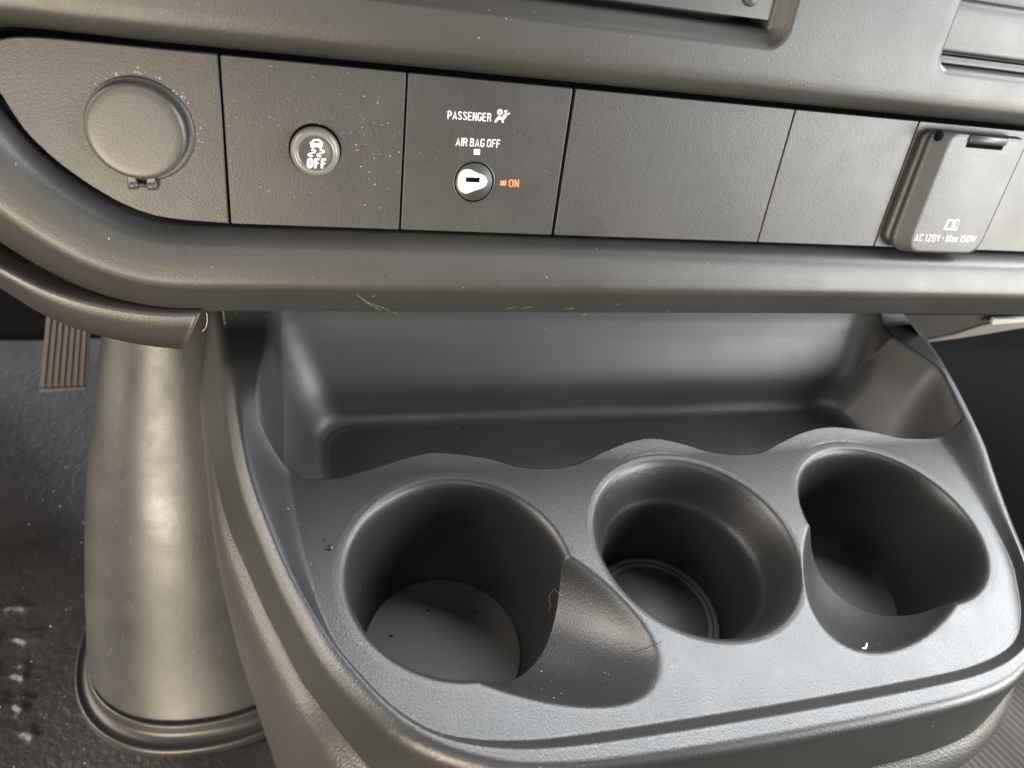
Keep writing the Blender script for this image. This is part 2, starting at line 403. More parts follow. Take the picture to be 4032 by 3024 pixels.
roll = np.where(s < sm, R0-np.sqrt(np.maximum(R0*R0-np.minimum(s, sm)**2, 0)), R0-math.sqrt(R0*R0-sm*sm)+(s-sm)*(sm/math.sqrt(R0*R0-sm*sm)))
# crown of the rim just inside the crest
crown = 0.0*dC
base = base-roll-np.where((sC > 0), crown, crown)
H = base
# cups
for k, (cx, cy) in enumerate(CUPS):
    r = np.hypot(X-cx, Y-cy); H = np.where(r < 47.9, np.minimum(H, prof(r, cup2p if k == 1 else cup1p)+0*H), H)
# finger scoops leading out of the outer cups
def scoop(cx, cy, sgn):
    # bowl axis from the cup centre towards the front
    ax = np.array([sgn*0.765, -0.644]); px = (X-cx)*ax[0]+(Y-cy)*ax[1]; qx = (X-cx)*(-ax[1]*sgn)+(Y-cy)*ax[0]*sgn
    # outline: width falls towards a rounded tip at 78 mm
    tip = 79.0
    a = np.clip((px-24)/(tip-24), 0, 1)
    q0 = 2.5*a
    wd_ = 31*np.sqrt(np.clip(1-a**2.3, 0, 1))*(1-0.22*a)
    e = 1-np.abs(qx-q0)/np.maximum(wd_, 0.01)
    floor_ = -19*(1-a)**0.9-6.0
    rr = np.clip(np.abs(qx-q0)/np.maximum(wd_, 0.01), 0, 1.5)
    end = np.clip((px-24)/(tip-24), 0, 1.3)
    d = 1-np.maximum(rr**2.2, 0)
    z = floor_*np.clip(d, 0, 1)**0.75*np.clip(1-end**5, 0, 1)
    return np.where((px > 20) & (wd_ > 0.5) & (rr < 1), z, 0)
def blur(A, n):
    for _ in range(n):
        A = A.copy(); A[1:-1, 1:-1] = (A[1:-1, 1:-1]*4+A[:-2, 1:-1]+A[2:, 1:-1]+A[1:-1, :-2]+A[1:-1, 2:])/8
    return A
for (cx, cy, sg_) in ((0, 0, 1), (201, 4, -1)):
    z = blur(scoop(cx, cy, sg_), 34)
    H = np.where(z < -0.001, np.minimum(H, z+0.0), H)
# storage bin behind the wavy deck edge
wave_y = np.interp(X, catmull(WAVE, 6)[:, 0], catmull(WAVE, 6)[:, 1])
BF = -30.0
frontw = BF+(wave_y+0.3-Y)*40
# walls are built from stacked rounded-rectangle contours
side_o = [(BF, -7.5), (BF+0.8, -4.4), (BF+2.6, -1.9), (BF+6, 0.1), (BF+16.5, 4.6), (BF+33, 11), (BF+45, 15.5), (BF+72, 25), (95, 40)]
back_o = [(BF, -6.5), (BF+0.8, -3.8), (BF+2.4, -1.9), (BF+5, -0.3), (-19, 1.3), (-13, 2.8), (-7, 5.4), (0, 9.2), (8, 14), (16, 19.5), (31, 32), (95, 90)]
bz = np.full(X.shape, BF); sub = (Y > 38)
xs_, ys_ = X[sub], Y[sub]; acc = np.zeros(xs_.shape); STEP = 0.5; RC = 15.0
for z_ in np.arange(BF+STEP/2, 62, STEP):
    so_ = np.interp(z_, [q[0] for q in side_o], [q[1] for q in side_o]); bo_ = np.interp(z_, [q[0] for q in back_o], [q[1] for q in back_o])
    fz_ = np.clip((z_-BF)/38, 0, 1.2)
    fl_ = np.clip(112-ys_, 0, 60)
    a_ = np.maximum(100-xs_-(150+so_+fl_*0.16*fz_-RC), xs_-100-(149+0.85*so_+fl_*(0.2+0.40*fz_)-RC)); b_ = ys_-(111+bo_-RC)
    sd = np.hypot(np.maximum(a_, 0), np.maximum(b_, 0))+np.minimum(np.maximum(a_, b_), 0)-RC
    acc += STEP*np.clip(0.5+sd/2.0, 0, 1)
bz[sub] = BF+acc
binH = smax(smax(bz, zr+np.where(X > 100, 11, 22)-2.7*sC, 9)-0.0, frontw, 2)
edge = Y > wave_y-1.0
H2 = smin(H, binH, 1.1+4.5*sst(148, 162, np.abs(X-100)))
H = np.where(edge, H2, H)
H = np.maximum(H, -75)
HC = H
Pw = np.stack([X, Y, H], -1)
Xc = (X[:-1, :-1]+X[1:, 1:])/2; Yc = (Y[:-1, :-1]+Y[1:, 1:])/2; Hcc = (H[:-1, :-1]+H[1:, 1:])/2
sCc = sC[:-1, :-1]; vis = sCc > -14.0
tray = thing("cup_holder_tray", "dark grey moulded tray with three cup wells and a bin behind, below the dashboard", "console tray")
msk = []
used = np.zeros(Xc.shape, bool)
cupmask = []
for k, (cx, cy) in enumerate(CUPS):
    m_ = (np.hypot(Xc-cx, Yc-cy) < (41.8 if k != 1 else 43.0)) & vis
    cupmask.append(m_); used |= m_
bm_ = (Yc > wave_y[:-1, :-1]-0.2) & (Xc > -62) & (Xc < 292) & (Hcc < 60) & vis & (Yc > 45) & (binH[:-1, :-1] < base[:-1, :-1]+1.0) & ~used
used |= bm_
msk.append(("tray_body", vis & ~used, M_tray, tray))
msk.append(("storage_bin", bm_, M_bin, tray))
for m_ in cupmask: msk.append(("cup_well", m_, M_tray, tray))
parts, NC = grid_parts(Pw, msk, None)
zf = lambda x, y, z: np.array([x, y, z])
for k, (cx, cy) in enumerate(CUPS):
    if k != 1:
        pr_ = [(33.6, -60.5), (33.6, -59.4), (33.2, -58.9), (32.6, -58.8), (0.01, -58.8)]
    else:
        pr_ = [(31.2, -60.5), (31.2, -58.0), (30.8, -57.6), (28.6, -57.6), (28.2, -58.3), (27.8, -57.5), (26.4, -57.5), (25.9, -58.6), (25.4, -58.0), (0.01, -58.0)]
    lathe("cup_liner", pr_, (cx, cy), M_liner, parts["cup_well"][k], tf=zf, n=96)

# ---- engine cover below the tray: swept skirt along the same outline
def sweep(name, path, profile, mat, parent=None):
    path = np.asarray(path, float); d = np.gradient(path, axis=0); d /= np.linalg.norm(d, axis=1)[:, None]
    nrm = np.stack([-d[:, 1], d[:, 0]], 1)   # left-hand normal
    V = []; n = len(path)
    for (o_, z) in profile:
        for p, q in zip(path, nrm):
            fr_ = float(1-sst(-68, -25, p[1])); ex_ = math.copysign(3.5*float(sst(-19, -27, z) if False else np.clip((-19-z)/8, 0, 1))*fr_, o_); k_o = 1-0.36*fr_; V.append((p[0]+q[0]*(o_*k_o+ex_), p[1]+q[1]*(o_*k_o+ex_), z-11*fr_))
    idx = np.arange(n*len(profile)).reshape(len(profile), n)
    qd = np.stack([idx[:-1, :-1], idx[:-1, 1:], idx[1:, 1:], idx[1:, :-1]], -1).reshape(-1, 4)
    return mesh_obj(name, V, qd, mat, parent)
pp = [(p[0], p[1]) for p in CREST]
pth = catmull(np.array(pp)[::4], 6)
dd = pth[len(pth)//2+1]-pth[len(pth)//2]
sgn = -1.0  # path runs left-back -> front -> right-back, outward is on the right
baseprof = [(sgn*a, z) for a, z in [(3, -8), (7.0, -14), (8.4, -17.0), (9.6, -18.2), (11.2, -19.4), (13.0, -22.5), (14.2, -27), (14.9, -34), (15.2, -46), (15, -66), (13, -110), (9, -160), (4, -225)]]
eng = sweep("engine_cover", pth, baseprof, M_vinyl)
tag(eng, "grained vinyl engine cover bulging out beneath the cup holder tray", "engine cover")

# ================================================================== DASHBOARD (height field over the panel plane)
GU = 0.5
us = np.arange(-190, 345, GU); vs = np.arange(-42, 150, GU)
U, V_ = np.meshgrid(us, vs)
curve_px = [(0, 371), (61, 480), (152, 583), (243, 662), (365, 747), (486, 814), (608, 857), (729, 875), (905, 881)]
cuv = [duv(x, y, 0) for x, y in curve_px]
R = [(360, 57.4), (-100, 57.4)]
tl = duv(0, 155, 0)
left = [(-120, 57.6), (-135, 57.9), (-146, 56.5), (-156, 50)]
pts = [np.array((360., 57.4)), np.array((-100., 57.4))]+[np.array(p, float) for p in left]+[c+np.array((-0.9, -0.9)) for c in cuv[1:-1]]+[np.array((-78., -3.0)), np.array((360., -3.0))]
seg = catmull(pts[1:-1], 5)
RP = np.vstack([pts[0][None], seg, pts[-1][None]])
sR = sdist(U, V_, RP); so = np.maximum(-sR, 0)
low = prof(so, [(0, -6), (0.4, -3), (0.8, 0), (1.5, 2.9), (2.4, 5.2), (3.6, 7.0), (5.4, 8.4), (9, 9.6), (14, 10.6), (18, 11.0), (20.5, 10.5), (23.5, 8.4), (28, 4.7), (32, 1.0), (35, -2.0), (36.8, -5.0), (38.2, -12), (41, -60)])
upp = prof(so, [(0, -6), (0.6, -3.5), (1.3, 0.5), (2.6, 4.4), (4.6, 7.0), (7.5, 8.6), (12, 9.4), (25, 10), (90, 10.5)])
mixv = sst(15, 45, V_)
Wd = np.where(sR > 0, -6.0, low*(1-mixv)+upp*mixv)
# radio recess
rp = duv(3077, 182, 9.5)
ru, rv = rp[0]+1.6, rp[1]-1.6
rb = 6.2
din = np.minimum(ru-U, V_-rv)      # >0 inside the bevel
dinr = np.where((ru-U < 8) & (V_-rv < 8), 8-np.hypot(np.maximum(8-(ru-U), 0), np.maximum(8-(V_-rv), 0))*1.0, np.maximum(np.minimum(ru-U, V_-rv), -20))
dinr = np.where((ru-U > 8) | (V_-rv > 8), np.minimum(ru-U, V_-rv), dinr)
Wd = Wd-np.where(V_ > 50, prof(dinr, [(-3, 0), (-0.8, 0.0), (0.5, 0.35), (1.6, 1.3), (rb, 5.0), (rb+0.5, 6.0), (rb+1.2, 13), (rb+3, 16), (300, 16)]), 0)
# right pocket recess
pk = [duv(x, y, 9.5) for x, y in [(3815, -60), (3794, 0), (3721, 213), (3733, 267), (4032, 300), (4500, 352)]]
q0 = pk[2]
pku = float(np.mean([pk[1][0], pk[2][0]])); pkv = float(np.mean([pk[4][1], pk[3][1]]))
dx_, dy_ = U-pku, V_-pkv; rc = 5.0
dpk = np.where((dx_ < rc) & (dy_ < rc), rc-np.hypot(rc-dx_, rc-dy_), np.minimum(dx_, dy_))
Wd = Wd-prof(dpk, [(-6, 0), (-3.0, 0.15), (-1.0, 0.9), (0, 2.2), (0.7, 5), (1.2, 10), (3, 12), (300, 12)])
Wd = np.maximum(Wd, -60)
# very slight crown of the mouldings
Wd = Wd+0.0
Pd = O[None, None, :]+np.stack([U, 0*U, 0*U], -1)+V_[..., None]*PU+Wd[..., None]*PN
Uc = U[:-1, :-1]; Vc = V_[:-1, :-1]; sRc = sR[:-1, :-1]
db = thing("dashboard", "dark grey moulded dashboard with a recessed row of switch panels and a rolled lower edge", "dashboard")
inR = sRc > 0
parts_d, ND = grid_parts(Pd, [("upper_fascia", ~inR & (Vc > 25), M_dash, db), ("lower_bezel", ~inR & (Vc <= 25), M_dash, db), ("switch_recess", inR, M_black, db)], None)
# unseen slabs continue the dashboard up and back, added to block lamp light
def slab(name, pts_yz, x0, x1, mat, parent=None, kind=None):
    Vv = []; n = len(pts_yz)
    for x in (x0, x1): Vv += [(x, y, z) for y, z in pts_yz]
    Fc = [(i, (i+1) % n, n+(i+1) % n, n+i) for i in range(n)]+[list(range(n))[::-1], [n+i for i in range(n)]]
    return mesh_obj(name, Vv, Fc, mat, parent, smooth=False)
ptop = dash(0, 150, 8)
slab("dash_top", [(ptop[1]-0.5, ptop[2]-0.5), (ptop[1]+8, ptop[2]+14), (ptop[1]+30, ptop[2]+22), (ptop[1]+330, ptop[2]+30), (ptop[1]+330, ptop[2]), (ptop[1]+20, ptop[2]-4)], -500, 700, M_dash, db)
pb = dash(0, -20, -14)
slab("underside_light_block", [(pb[1]+4, pb[2]-8), (pb[1]+2, pb[2]+30), (pb[1]+300, pb[2]+60), (pb[1]+300, pb[2]-10)], -600, 800, M_black, db)  # unseen, added to keep lamp light out of the footwell

# ---------------------------------------------------------------- switch panels
VB, VT = -2.2, 56.0
def panel_rect(u0, u1): return rounded([(u0, VB), (u1, VB), (u1, VT), (u0, VT)], 0.7, 3)
# 1 socket panel with curved left end
sp = thing("socket_panel", "leftmost switch panel with a rounded lower left corner and a round capped power socket", "switch panel", "switch panels")
curve_in = [c+np.array((0.6, 0.6)) for c in cuv[:-1]]
poly1 = [np.array((-79.0, VB)), np.array((-79.0, VT))]+[np.array(p) for p in [(-122, 56.2), (-133, 56.0), (-142, 54.6), (-149, 50)]]+curve_in[1:]
poly1 = np.vstack([np.array(poly1[:2]), catmull(poly1[2:], 4)])
plate("panel_face", poly1, -5, 0, 0.45, M_panel, sp)
cc = duv(535, 522, 4)
capc = (float(cc[0]), float(cc[1]))
lathe("socket_ring", [(17.2, -0.5), (17.2, 0.5), (16.9, 0.9), (16.2, 1.0), (15.0, 0.9)], (capc[0]+0.9, capc[1]+0.2), M_lid, sp)
cap = lathe("socket_cap", [(15.3, 0.6), (15.7, 1.2), (15.8, 3.3), (15.55, 4.1), (15.0, 4.55), (14.0, 4.75), (12, 4.8), (8, 4.82), (0.01, 4.85)], capc, M_cap, sp)
hc = duv(560, 728, 1.5)
def cyl_u(name, u0, u1, v, w, r, mat, parent):
    Vv = []; n = 20; Fc = []
    rs = [(u0, r*0.75), (u0+0.35, r), (u1-0.35, r), (u1, r*0.75)]
    for u, q in rs:
        for k in range(n):
            a = 2*math.pi*k/n; Vv.append(dash(u, v+q*math.cos(a), w+q*math.sin(a)))
    for i in range(3):
        for k in range(n):
            j = (k+1) % n; Fc.append((i*n+k, i*n+j, (i+1)*n+j, (i+1)*n+k))
    Fc.append(list(range(n))[::-1]); Fc.append([3*n+k for k in range(n)])
    return mesh_obj(name, Vv, Fc, mat, parent)
cyl_u("hinge_knuckle", hc[0]-4.6, hc[0]-1.3, hc[1], 1.4, 1.7, M_cap, cap)
cyl_u("hinge_knuckle", hc[0]+1.5, hc[0]+4.8, hc[1], 1.4, 1.7, M_cap, cap)
cyl_u("hinge_pin", hc[0]-1.4, hc[0]+1.6, hc[1], 1.3, 0.9, M_dark, cap)
plate("hinge_leaf", rounded([(hc[0]-4.4, hc[1]-0.5), (hc[0]-1.5, hc[1]-0.5), (hc[0]-1.5, hc[1]+6), (hc[0]-4.4, hc[1]+6)], 0.4, 2), 0.5, 2.6, 0.4, M_cap, cap)
plate("hinge_leaf", rounded([(hc[0]+1.7, hc[1]-0.5), (hc[0]+4.6, hc[1]-0.5), (hc[0]+4.6, hc[1]+6), (hc[0]+1.7, hc[1]+6)], 0.4, 2), 0.5, 2.6, 0.4, M_cap, cap)
# lifting tab at upper left of the cap
tb = duv(432, 347, 5)
# 2 traction button panel
tp = thing("traction_button_panel", "dusty switch panel with a round traction control OFF button, second from the left", "switch panel", "switch panels")
plate("panel_face", panel_rect(-78.2, -15.8), -5, 0, 0.35, M_panel, tp)
bc = duv(1241, 594, 0)
lathe("button_gap", [(9.35, 0.0), (9.35, 0.05), (0.01, 0.05)], (bc[0], bc[1]+0.35), M_black, tp)
bprof = [(8.5, 0.0), (8.75, 0.8), (8.65, 2.2), (8.1, 3.3), (7.2, 3.9), (6.5, 3.9), (5.8, 3.6), (4.5, 3.35), (2, 3.2), (0.01, 3.15)]
lathe("button_rim_highlight", [(8.5, 0.0), (8.75, 0.8), (8.65, 2.2), (8.1, 3.3), (7.3, 3.9), (6.6, 3.95), (6.1, 3.6)], (bc[0], bc[1]), M_rim_highlight, tp, cap=False)  # raised rim with its highlight painted into the colour
btn = lathe("button", [(6.4, 1.0), (6.4, 3.2), (6.15, 3.55), (5.8, 3.6), (4.5, 3.35), (2, 3.2), (0.01, 3.15)], (bc[0], bc[1]), M_btn, tp)
bf = sorted([(r, w) for r, w in bprof if w > 3.0])
def btn_w(u, v): return float(np.interp(math.hypot(u-bc[0], v-bc[1]), [p[0] for p in bf], [p[1] for p in bf]))+0.03
k_ = 300/1605.0
def bpx(pts): return [duv(1100+x*k_, 430+y*k_, 3.4) for x, y in pts]
car = [[(632, 715), (645, 690), (675, 682), (700, 645), (735, 630), (840, 630), (870, 645), (890, 685), (915, 690), (932, 700), (918, 722), (895, 722), (880, 700), (850, 700), (842, 675), (830, 668), (735, 668), (715, 690), (700, 700), (680, 722)],
       [(662, 712), (905, 712), (912, 770), (905, 800), (662, 800), (652, 765)],
       [(672, 795), (740, 795), (728, 828), (680, 828)], [(835, 795), (900, 795), (888, 835), (845, 835)]]
def zig(pts, w):
    P = catmull(pts, 5); d = np.gradient(P, axis=0); d /= np.linalg.norm(d, axis=1)[:, None]; nn = np.stack([-d[:, 1], d[:, 0]], 1)*w
    return [list(P[i]+nn[i]) for i in range(len(P))]+[list(P[i]-nn[i]) for i in range(len(P)-1, -1, -1)]
def band(pts, w):
    z_ = zig(pts, w); n = len(z_)//2; return [[z_[i], z_[i+1], z_[2*n-2-i], z_[2*n-1-i]] for i in range(n-1)]
marks = car+band([(675, 862), (745, 868), (750, 905), (660, 935), (605, 958), (640, 985), (705, 992)], 17)+band([(850, 862), (925, 872), (935, 905), (840, 940), (790, 962), (815, 988), (880, 996)], 17)
decal("traction_symbol", [bpx(p) for p in marks], btn_w, M_white, btn)
print_text("off_lettering", "OFF", [(1100+577*k_, 430+1238*k_), (1100+985*k_, 430+1242*k_), (1100+1000*k_, 430+1040*k_), (1100+585*k_, 430+1025*k_)], 3.4, M_white, btn, wf=btn_w, sw=0.2, gap=0.08)

# 3 airbag switch panel
ap = thing("airbag_switch_panel", "switch panel printed PASSENGER AIR BAG OFF with a white key slot and orange ON mark", "switch panel", "switch panels")
plate("panel_face", panel_rect(-15.0, 48.2), -5, 0, 0.45, M_panel, ap)
k3 = 380/1501.0
def a3(x, y): return (1720+x*k3, 400+y*k3)
zero = lambda u, v: 0.0
print_text("passenger_lettering", "PASSENGER", [a3(165, 270), a3(842, 312), a3(852, 182), a3(170, 138)], 0, M_white, ap, sw=0.125, gap=0.11)
print_text("air_bag_off_lettering", "AIR BAG OFF", [a3(290, 686), a3(978, 718), a3(990, 592), a3(302, 557)], 0, M_white, ap, sw=0.125, gap=0.11)
def circ(cx, cy, r, n=28, e=1.06): return [(cx+r*math.cos(2*math.pi*i/n), cy+r*e*math.sin(2*math.pi*i/n)) for i in range(n)]
icon = [circ(982, 165, 45), circ(1072, 156, 24),
        [(1038, 205), (1060, 188), (1085, 192), (1098, 206), (1082, 232), (1050, 278), (1034, 272), (1022, 238)],
        [(1075, 205), (1120, 172), (1140, 178), (1134, 190), (1092, 212)],
        [(940, 238), (965, 228), (1018, 240), (1012, 272), (985, 285), (960, 282), (920, 325), (892, 318), (900, 300)],
        [(1000, 250), (1024, 240), (1044, 328), (1012, 328)]]
decal("airbag_symbol", [[duv(*a3(x, y)) for x, y in p] for p in icon], zero, M_white, ap)
sq = rounded([duv(*a3(x, y)) for x, y in [(577, 738), (673, 740), (669, 828), (572, 824)]], 0.25, 3)
decal("white_marker", [sq], zero, M_white, ap)
sq = rounded([duv(*a3(x, y)) for x, y in [(990, 1228), (1084, 1228), (1078, 1306), (984, 1304)]], 0.2, 3)
decal("orange_marker", [sq], zero, M_orange, ap)
print_text("on_lettering", "ON", [a3(1113, 1328), a3(1275, 1334), a3(1282, 1212), a3(1122, 1204)], 0, M_orange, ap)
lc = duv(*a3(578, 1250)); 
lathe("lock_gap", [(7.95, 0.0), (7.95, 0.05), (0.01, 0.05)], lc, M_black, ap)
lathe("lock_rim", [(7.95, -0.2), (7.95, 0.22), (8.25, 0.28), (8.5, 0.0)], lc, M_btn, ap, cap=False)
lock = lathe("lock_cylinder", [(7.5, -0.5), (7.5, 0.0), (7.2, 0.28), (0.01, 0.3)], lc, M_dark, ap)
drop = [(400, 1072), (470, 1052), (530, 1062), (640, 1112), (720, 1142), (770, 1185), (788, 1245), (765, 1310), (710, 1350), (600, 1385), (500, 1425), (440, 1433), (370, 1400), (332, 1330), (330, 1240), (345, 1140)]
dr = [duv(*a3(x, y), 0.8) for x, y in catmull(drop, 4, closed=True)]
kb = plate("key_boss", dr[::-1], 0.2, 0.75, 0.25, M_cream, lock)
decal("key_slot_wall", [[duv(*a3(x, y), 0.8) for x, y in [(452, 1178), (695, 1186), (690, 1312), (446, 1290)]]], lambda u, v: 0.76, flat("slot_wall", (0.55, 0.5, 0.46), 0.6), lock, th=0.02)
decal("key_slot", [[duv(*a3(x, y), 0.8) for x, y in [(452, 1178), (668, 1184), (664, 1260), (450, 1250)]]], lambda u, v: 0.79, M_black, lock, th=0.03)

# 4,5 blanking panels
for (u0, u1, lab) in ((49.5, 148.0, "widest blank switch panel, right of the airbag switch"), (148.55, 212.8, "smaller blank switch panel, left of the power outlet cover")):
    bpn = plate("blanking_panel", panel_rect(u0, u1), -5, 0, 0.4, M_panel, None)
    tag(bpn, lab, "blanking panel", "switch panels")

# 6 outlet
op = thing("power_outlet", "power outlet with a raised hinged lid marked AC 120V Max 150W", "power outlet", "switch panels")
plate("panel_face", panel_rect(213.4, 345), -5, 0, 0.35, M_panel, op)
def quadpx(pts, w): return [duv(x, y, w) for x, y in pts]

fr_o = rounded([(214.9, 1.5), (266, 1.5), (270, 52.6), (216.0, 52.6)], [5, 5, 4, 4], 5)
plate("socket_frame", fr_o, -0.5, 3.0, 0.8, M_lid, op)
def lid_mesh():
    lo = rounded([(218.0, -2.4), (269.0, -2.4), (270.4, 53.8), (218.4, 53.8)], [9.5, 9.5, 4.5, 5.5], 8)
    def top(P, f):      # the left flank slopes in, the other sides stay almost upright
        Q = P.copy()
        u0 = 218.1; wfl = 7.6*f
        Q[:, 0] = u0+wfl+(P[:, 0]-u0)*(269.7-0.7*f-u0-wfl)/(269.7-u0); Q[:, 1] = 26.2+(P[:, 1]-26.2)*(1-0.025*f); return Q
    rings = [(lo, 3.4), (lo, 4.8), (top(lo, 0.10), 5.2), (top(lo, 0.80), 7.5), (top(lo, 0.92), 7.85), (top(lo, 1.0), 8.0), (inset(top(lo, 1.0), 1.2), 8.05)]
    V = []; Fc = []; n = len(lo)
    for P, w in rings: V += [dash(p[0], p[1], w) for p in P]
    for r in range(len(rings)-1):
        for i in range(n):
            j = (i+1) % n; Fc.append((r*n+i, r*n+j, (r+1)*n+j, (r+1)*n+i))
    Fc.append([(len(rings)-1)*n+i for i in range(n)])
    return V, Fc
Vl, Fl = lid_mesh()
lid = mesh_obj("outlet_lid", Vl, Fl, M_lid, op)
hu0, hv0 = duv(3800, 580, 8); hu1, hv1 = duv(3972, 541, 8)
decal("hinge_slot", [rounded([(hu0, hv0), (hu1-1, hv0), (hu1, hv1), (hu0, hv1)], 0.6, 3)], lambda u, v: 8.06, M_black, lid, th=0.02)
cyl_u("hinge_barrel", hu0+0.5, hu1-0.7, (hv0+hv1)/2+0.7, 7.3, 2.0, M_lid, lid)
pc = duv(3695, 535, 7.3)
lathe("pull_hole", [(2.6, 0), (2.6, 0.06), (0.01, 0.06)], (0, 0), M_black, lid, tf=lambda a, b, c: dash(pc[0]+a*0.78, pc[1]+b*0.9, 7.3+c+0.28*a*0.78+0.2), n=32)
k4 = 582/1724.0
def a4(x, y): return (3450+x*k4, 480+y*k4)
print_text("rating_lettering", "AC 120V . Max 150W", [a4(440, 1388), a4(1148, 1404), a4(1172, 1326), a4(462, 1305)], 8.05, M_white, lid, th=0.08, sw=0.105, gap=0.15)
book = [[(785, 1255), (838, 1140), (862, 1132), (910, 1148), (905, 1162), (862, 1150), (848, 1156), (812, 1236), (858, 1238), (890, 1240), (936, 1240), (972, 1158), (948, 1148), (912, 1160), (912, 1146), (952, 1134), (974, 1150), (936, 1262), (880, 1260)]]
book2 = [[(902, 1150), (914, 1150), (884, 1250), (868, 1250)]]
ii = [[(922, 1168), (936, 1170), (932, 1182), (918, 1180)], [(908, 1188), (930, 1190), (914, 1224), (922, 1228), (918, 1234), (892, 1230), (896, 1222), (904, 1222), (912, 1198), (904, 1196)]]
decal("manual_symbol", [[duv(*a4(x, y), 8.05) for x, y in p] for p in book+book2+ii], lambda u, v: 8.05, M_white, lid, th=0.08)

# ---------------------------------------------------------------- radio, pocket
rad = thing("radio_display", "dull grey glass lower edge of a screen set in the dashboard at the top", "screen")
ou, ov = duv(3092, 100, 4.0)
plate("screen_glass", rounded([(-60, ov+0.9), (ou-0.9, ov+0.9), (ou-0.9, ov+60), (-60, ov+60)], 0.6, 3), 0, 4.2, 0.3, M_glass, rad)
kn = duv(2961, -8, 5.0)
lathe("screen_knob", [(3.0, 4.0), (3.0, 5.2), (2.6, 5.6), (0.01, 5.7)], (kn[0], kn[1]), M_dark, rad)
ns = [duv(x, y, 1.5) for x, y in [(2742, 72), (2860, 90), (2856, 97), (2742, 80)]]
plate("release_slot", ns[::-1], 0.5, 2.2, 0.1, M_black, rad)
pko = thing("storage_pocket", "light grey recessed compartment door with a stepped lower lip at the top right", "compartment")
def ext(name, prf_vw, u0, u1, mat, parent):
    P = catmull(np.array(prf_vw), 4); n = len(P); V = [dash(u, p[0], p[1]) for u in (u0, u1) for p in P]
    return mesh_obj(name, V, [(i, i+1, n+i+1, n+i) for i in range(n-1)], mat, parent)
ext("pocket_door", [(84.2, 0), (84.5, 4.5), (85.6, 6.0), (90, 6.2), (102, 6.8), (104, 4), (105, -2)], pku+1.4, 345, M_panel, pko)
ext("pocket_lip", [(79.6, -1), (80.0, 4.2), (80.8, 5.2), (82.2, 5.0), (83.4, 4.2), (83.8, -1)], pku+1.2, 345, M_lid, pko)
slab("pocket_back", [(dash(0, 76, -4)[1], dash(0, 76, -4)[2]), (dash(0, 150, -4)[1], dash(0, 150, -4)[2]), (dash(0, 150, -6)[1], dash(0, 150, -6)[2]), (dash(0, 76, -6)[1], dash(0, 76, -6)[2])], pku-2, 345, M_black, pko)

# ================================================================== LOWER TRIMS
def strip(name, up_px, lo_px, wu, wl, th, mat, bulge=2.0, nn=40):
    A = catmull([duv(x, y, wu) for x, y in up_px], 8); B = catmull([duv(x, y, wl) for x, y in lo_px], 8)
    def res(P, n):
        d = np.r_[0, np.cumsum(np.linalg.norm(np.diff(P, axis=0), axis=1))]; tt = np.linspace(0, d[-1], n)
        return np.stack([np.interp(tt, d, P[:, 0]), np.interp(tt, d, P[:, 1])], 1)
    A, B = res(A, nn), res(B, nn)
    # closed cross-section: back top, rounded top edge, front face, lower edge, back
    cs = [(-0.02, -9), (-0.02, -3.0), (0.0, -1.2), (0.05, -0.2), (0.14, 0.35), (0.4, 0.2), (0.7, 0.0), (0.95, -0.2), (1.0, -0.7), (0.98, -th), (0.5, -th-0.3), (0.1, -th-0.2), (0.06, -9)]
    V = []; m = len(cs)
    for a, b in zip(A, B):
        for (t_, dw) in cs:
            q = a*(1-t_)+b*t_; V.append(dash(q[0], q[1], wu*(1-t_)+wl*t_+dw+0.3*bulge*math.sin(math.pi*min(max(t_, 0), 1))))
    Fc = []
    for i in range(nn-1):
        for k in range(m-1): Fc.append((i*m+k, i*m+k+1, (i+1)*m+k+1, (i+1)*m+k))
    Fc.append([k for k in range(m)]); Fc.append([(nn-1)*m+k for k in range(m)][::-1])
    return mesh_obj(name, V, Fc, mat)
kt = strip("knee_trim", [(-160, 960), (0, 1044), (182, 1132), (365, 1188), (547, 1219), (690, 1229), (792, 1226)],
           [(-160, 1050), (0, 1139), (152, 1233), (304, 1300), (486, 1348), (608, 1368), (724, 1380)], 2.0, -2.0, 2.2, M_trim)
tag(kt, "brown grey curved trim strip hanging below the dashboard edge with a torn right end", "trim strip")
fp = [(3640, 1343), (3760, 1318), (3900, 1276), (4100, 1255)]; fl_ = [(3640, 1349), (3800, 1328), (4032, 1290), (4140, 1274)]
A = [ony(x, y, 112) for x, y in fp]; B = [ony(x, y, 112) for x, y in fl_]
A = catmull(A, 6); B = catmull(B, 6); Vf = []; 
for a, b in zip(A, B): Vf += [a, b, b+np.array([0, 1.0, 0.2]), a+np.array([0, 1.0, 0.2])]
Ff = []
for i in range(len(A)-1):
    for k in range(4): Ff.append((4*i+k, 4*i+(k+1) % 4, 4*i+4+(k+1) % 4, 4*i+4+k))
Ff += [(0, 1, 2, 3), tuple(4*(len(A)-1)+k for k in (3, 2, 1, 0))]
ft = thing("insulation_flap", "pale edged sheet sagging under the right end of the dashboard", "flap")
mesh_obj("sheet_edge", Vf, Ff, M_flap, ft, smooth=False)
Fq = [ony(x, y, 113.5) for x, y in [(3560, 1240), (4100, 1240), (4100, 1262), (3900, 1282), (3640, 1345)]]
mesh_obj("sheet_face", Fq+[p+np.array([0, 1.2, 0]) for p in Fq], [(0, 1, 2, 3, 4), (9, 8, 7, 6, 5)]+[(i, (i+1) % 5, 5+(i+1) % 5, 5+i) for i in range(5)], M_trim, ft, smooth=False)
Fq = [ony(x, y, 109) for x, y in [(3912, 1257), (4060, 1255), (4060, 1266), (3905, 1279)]]
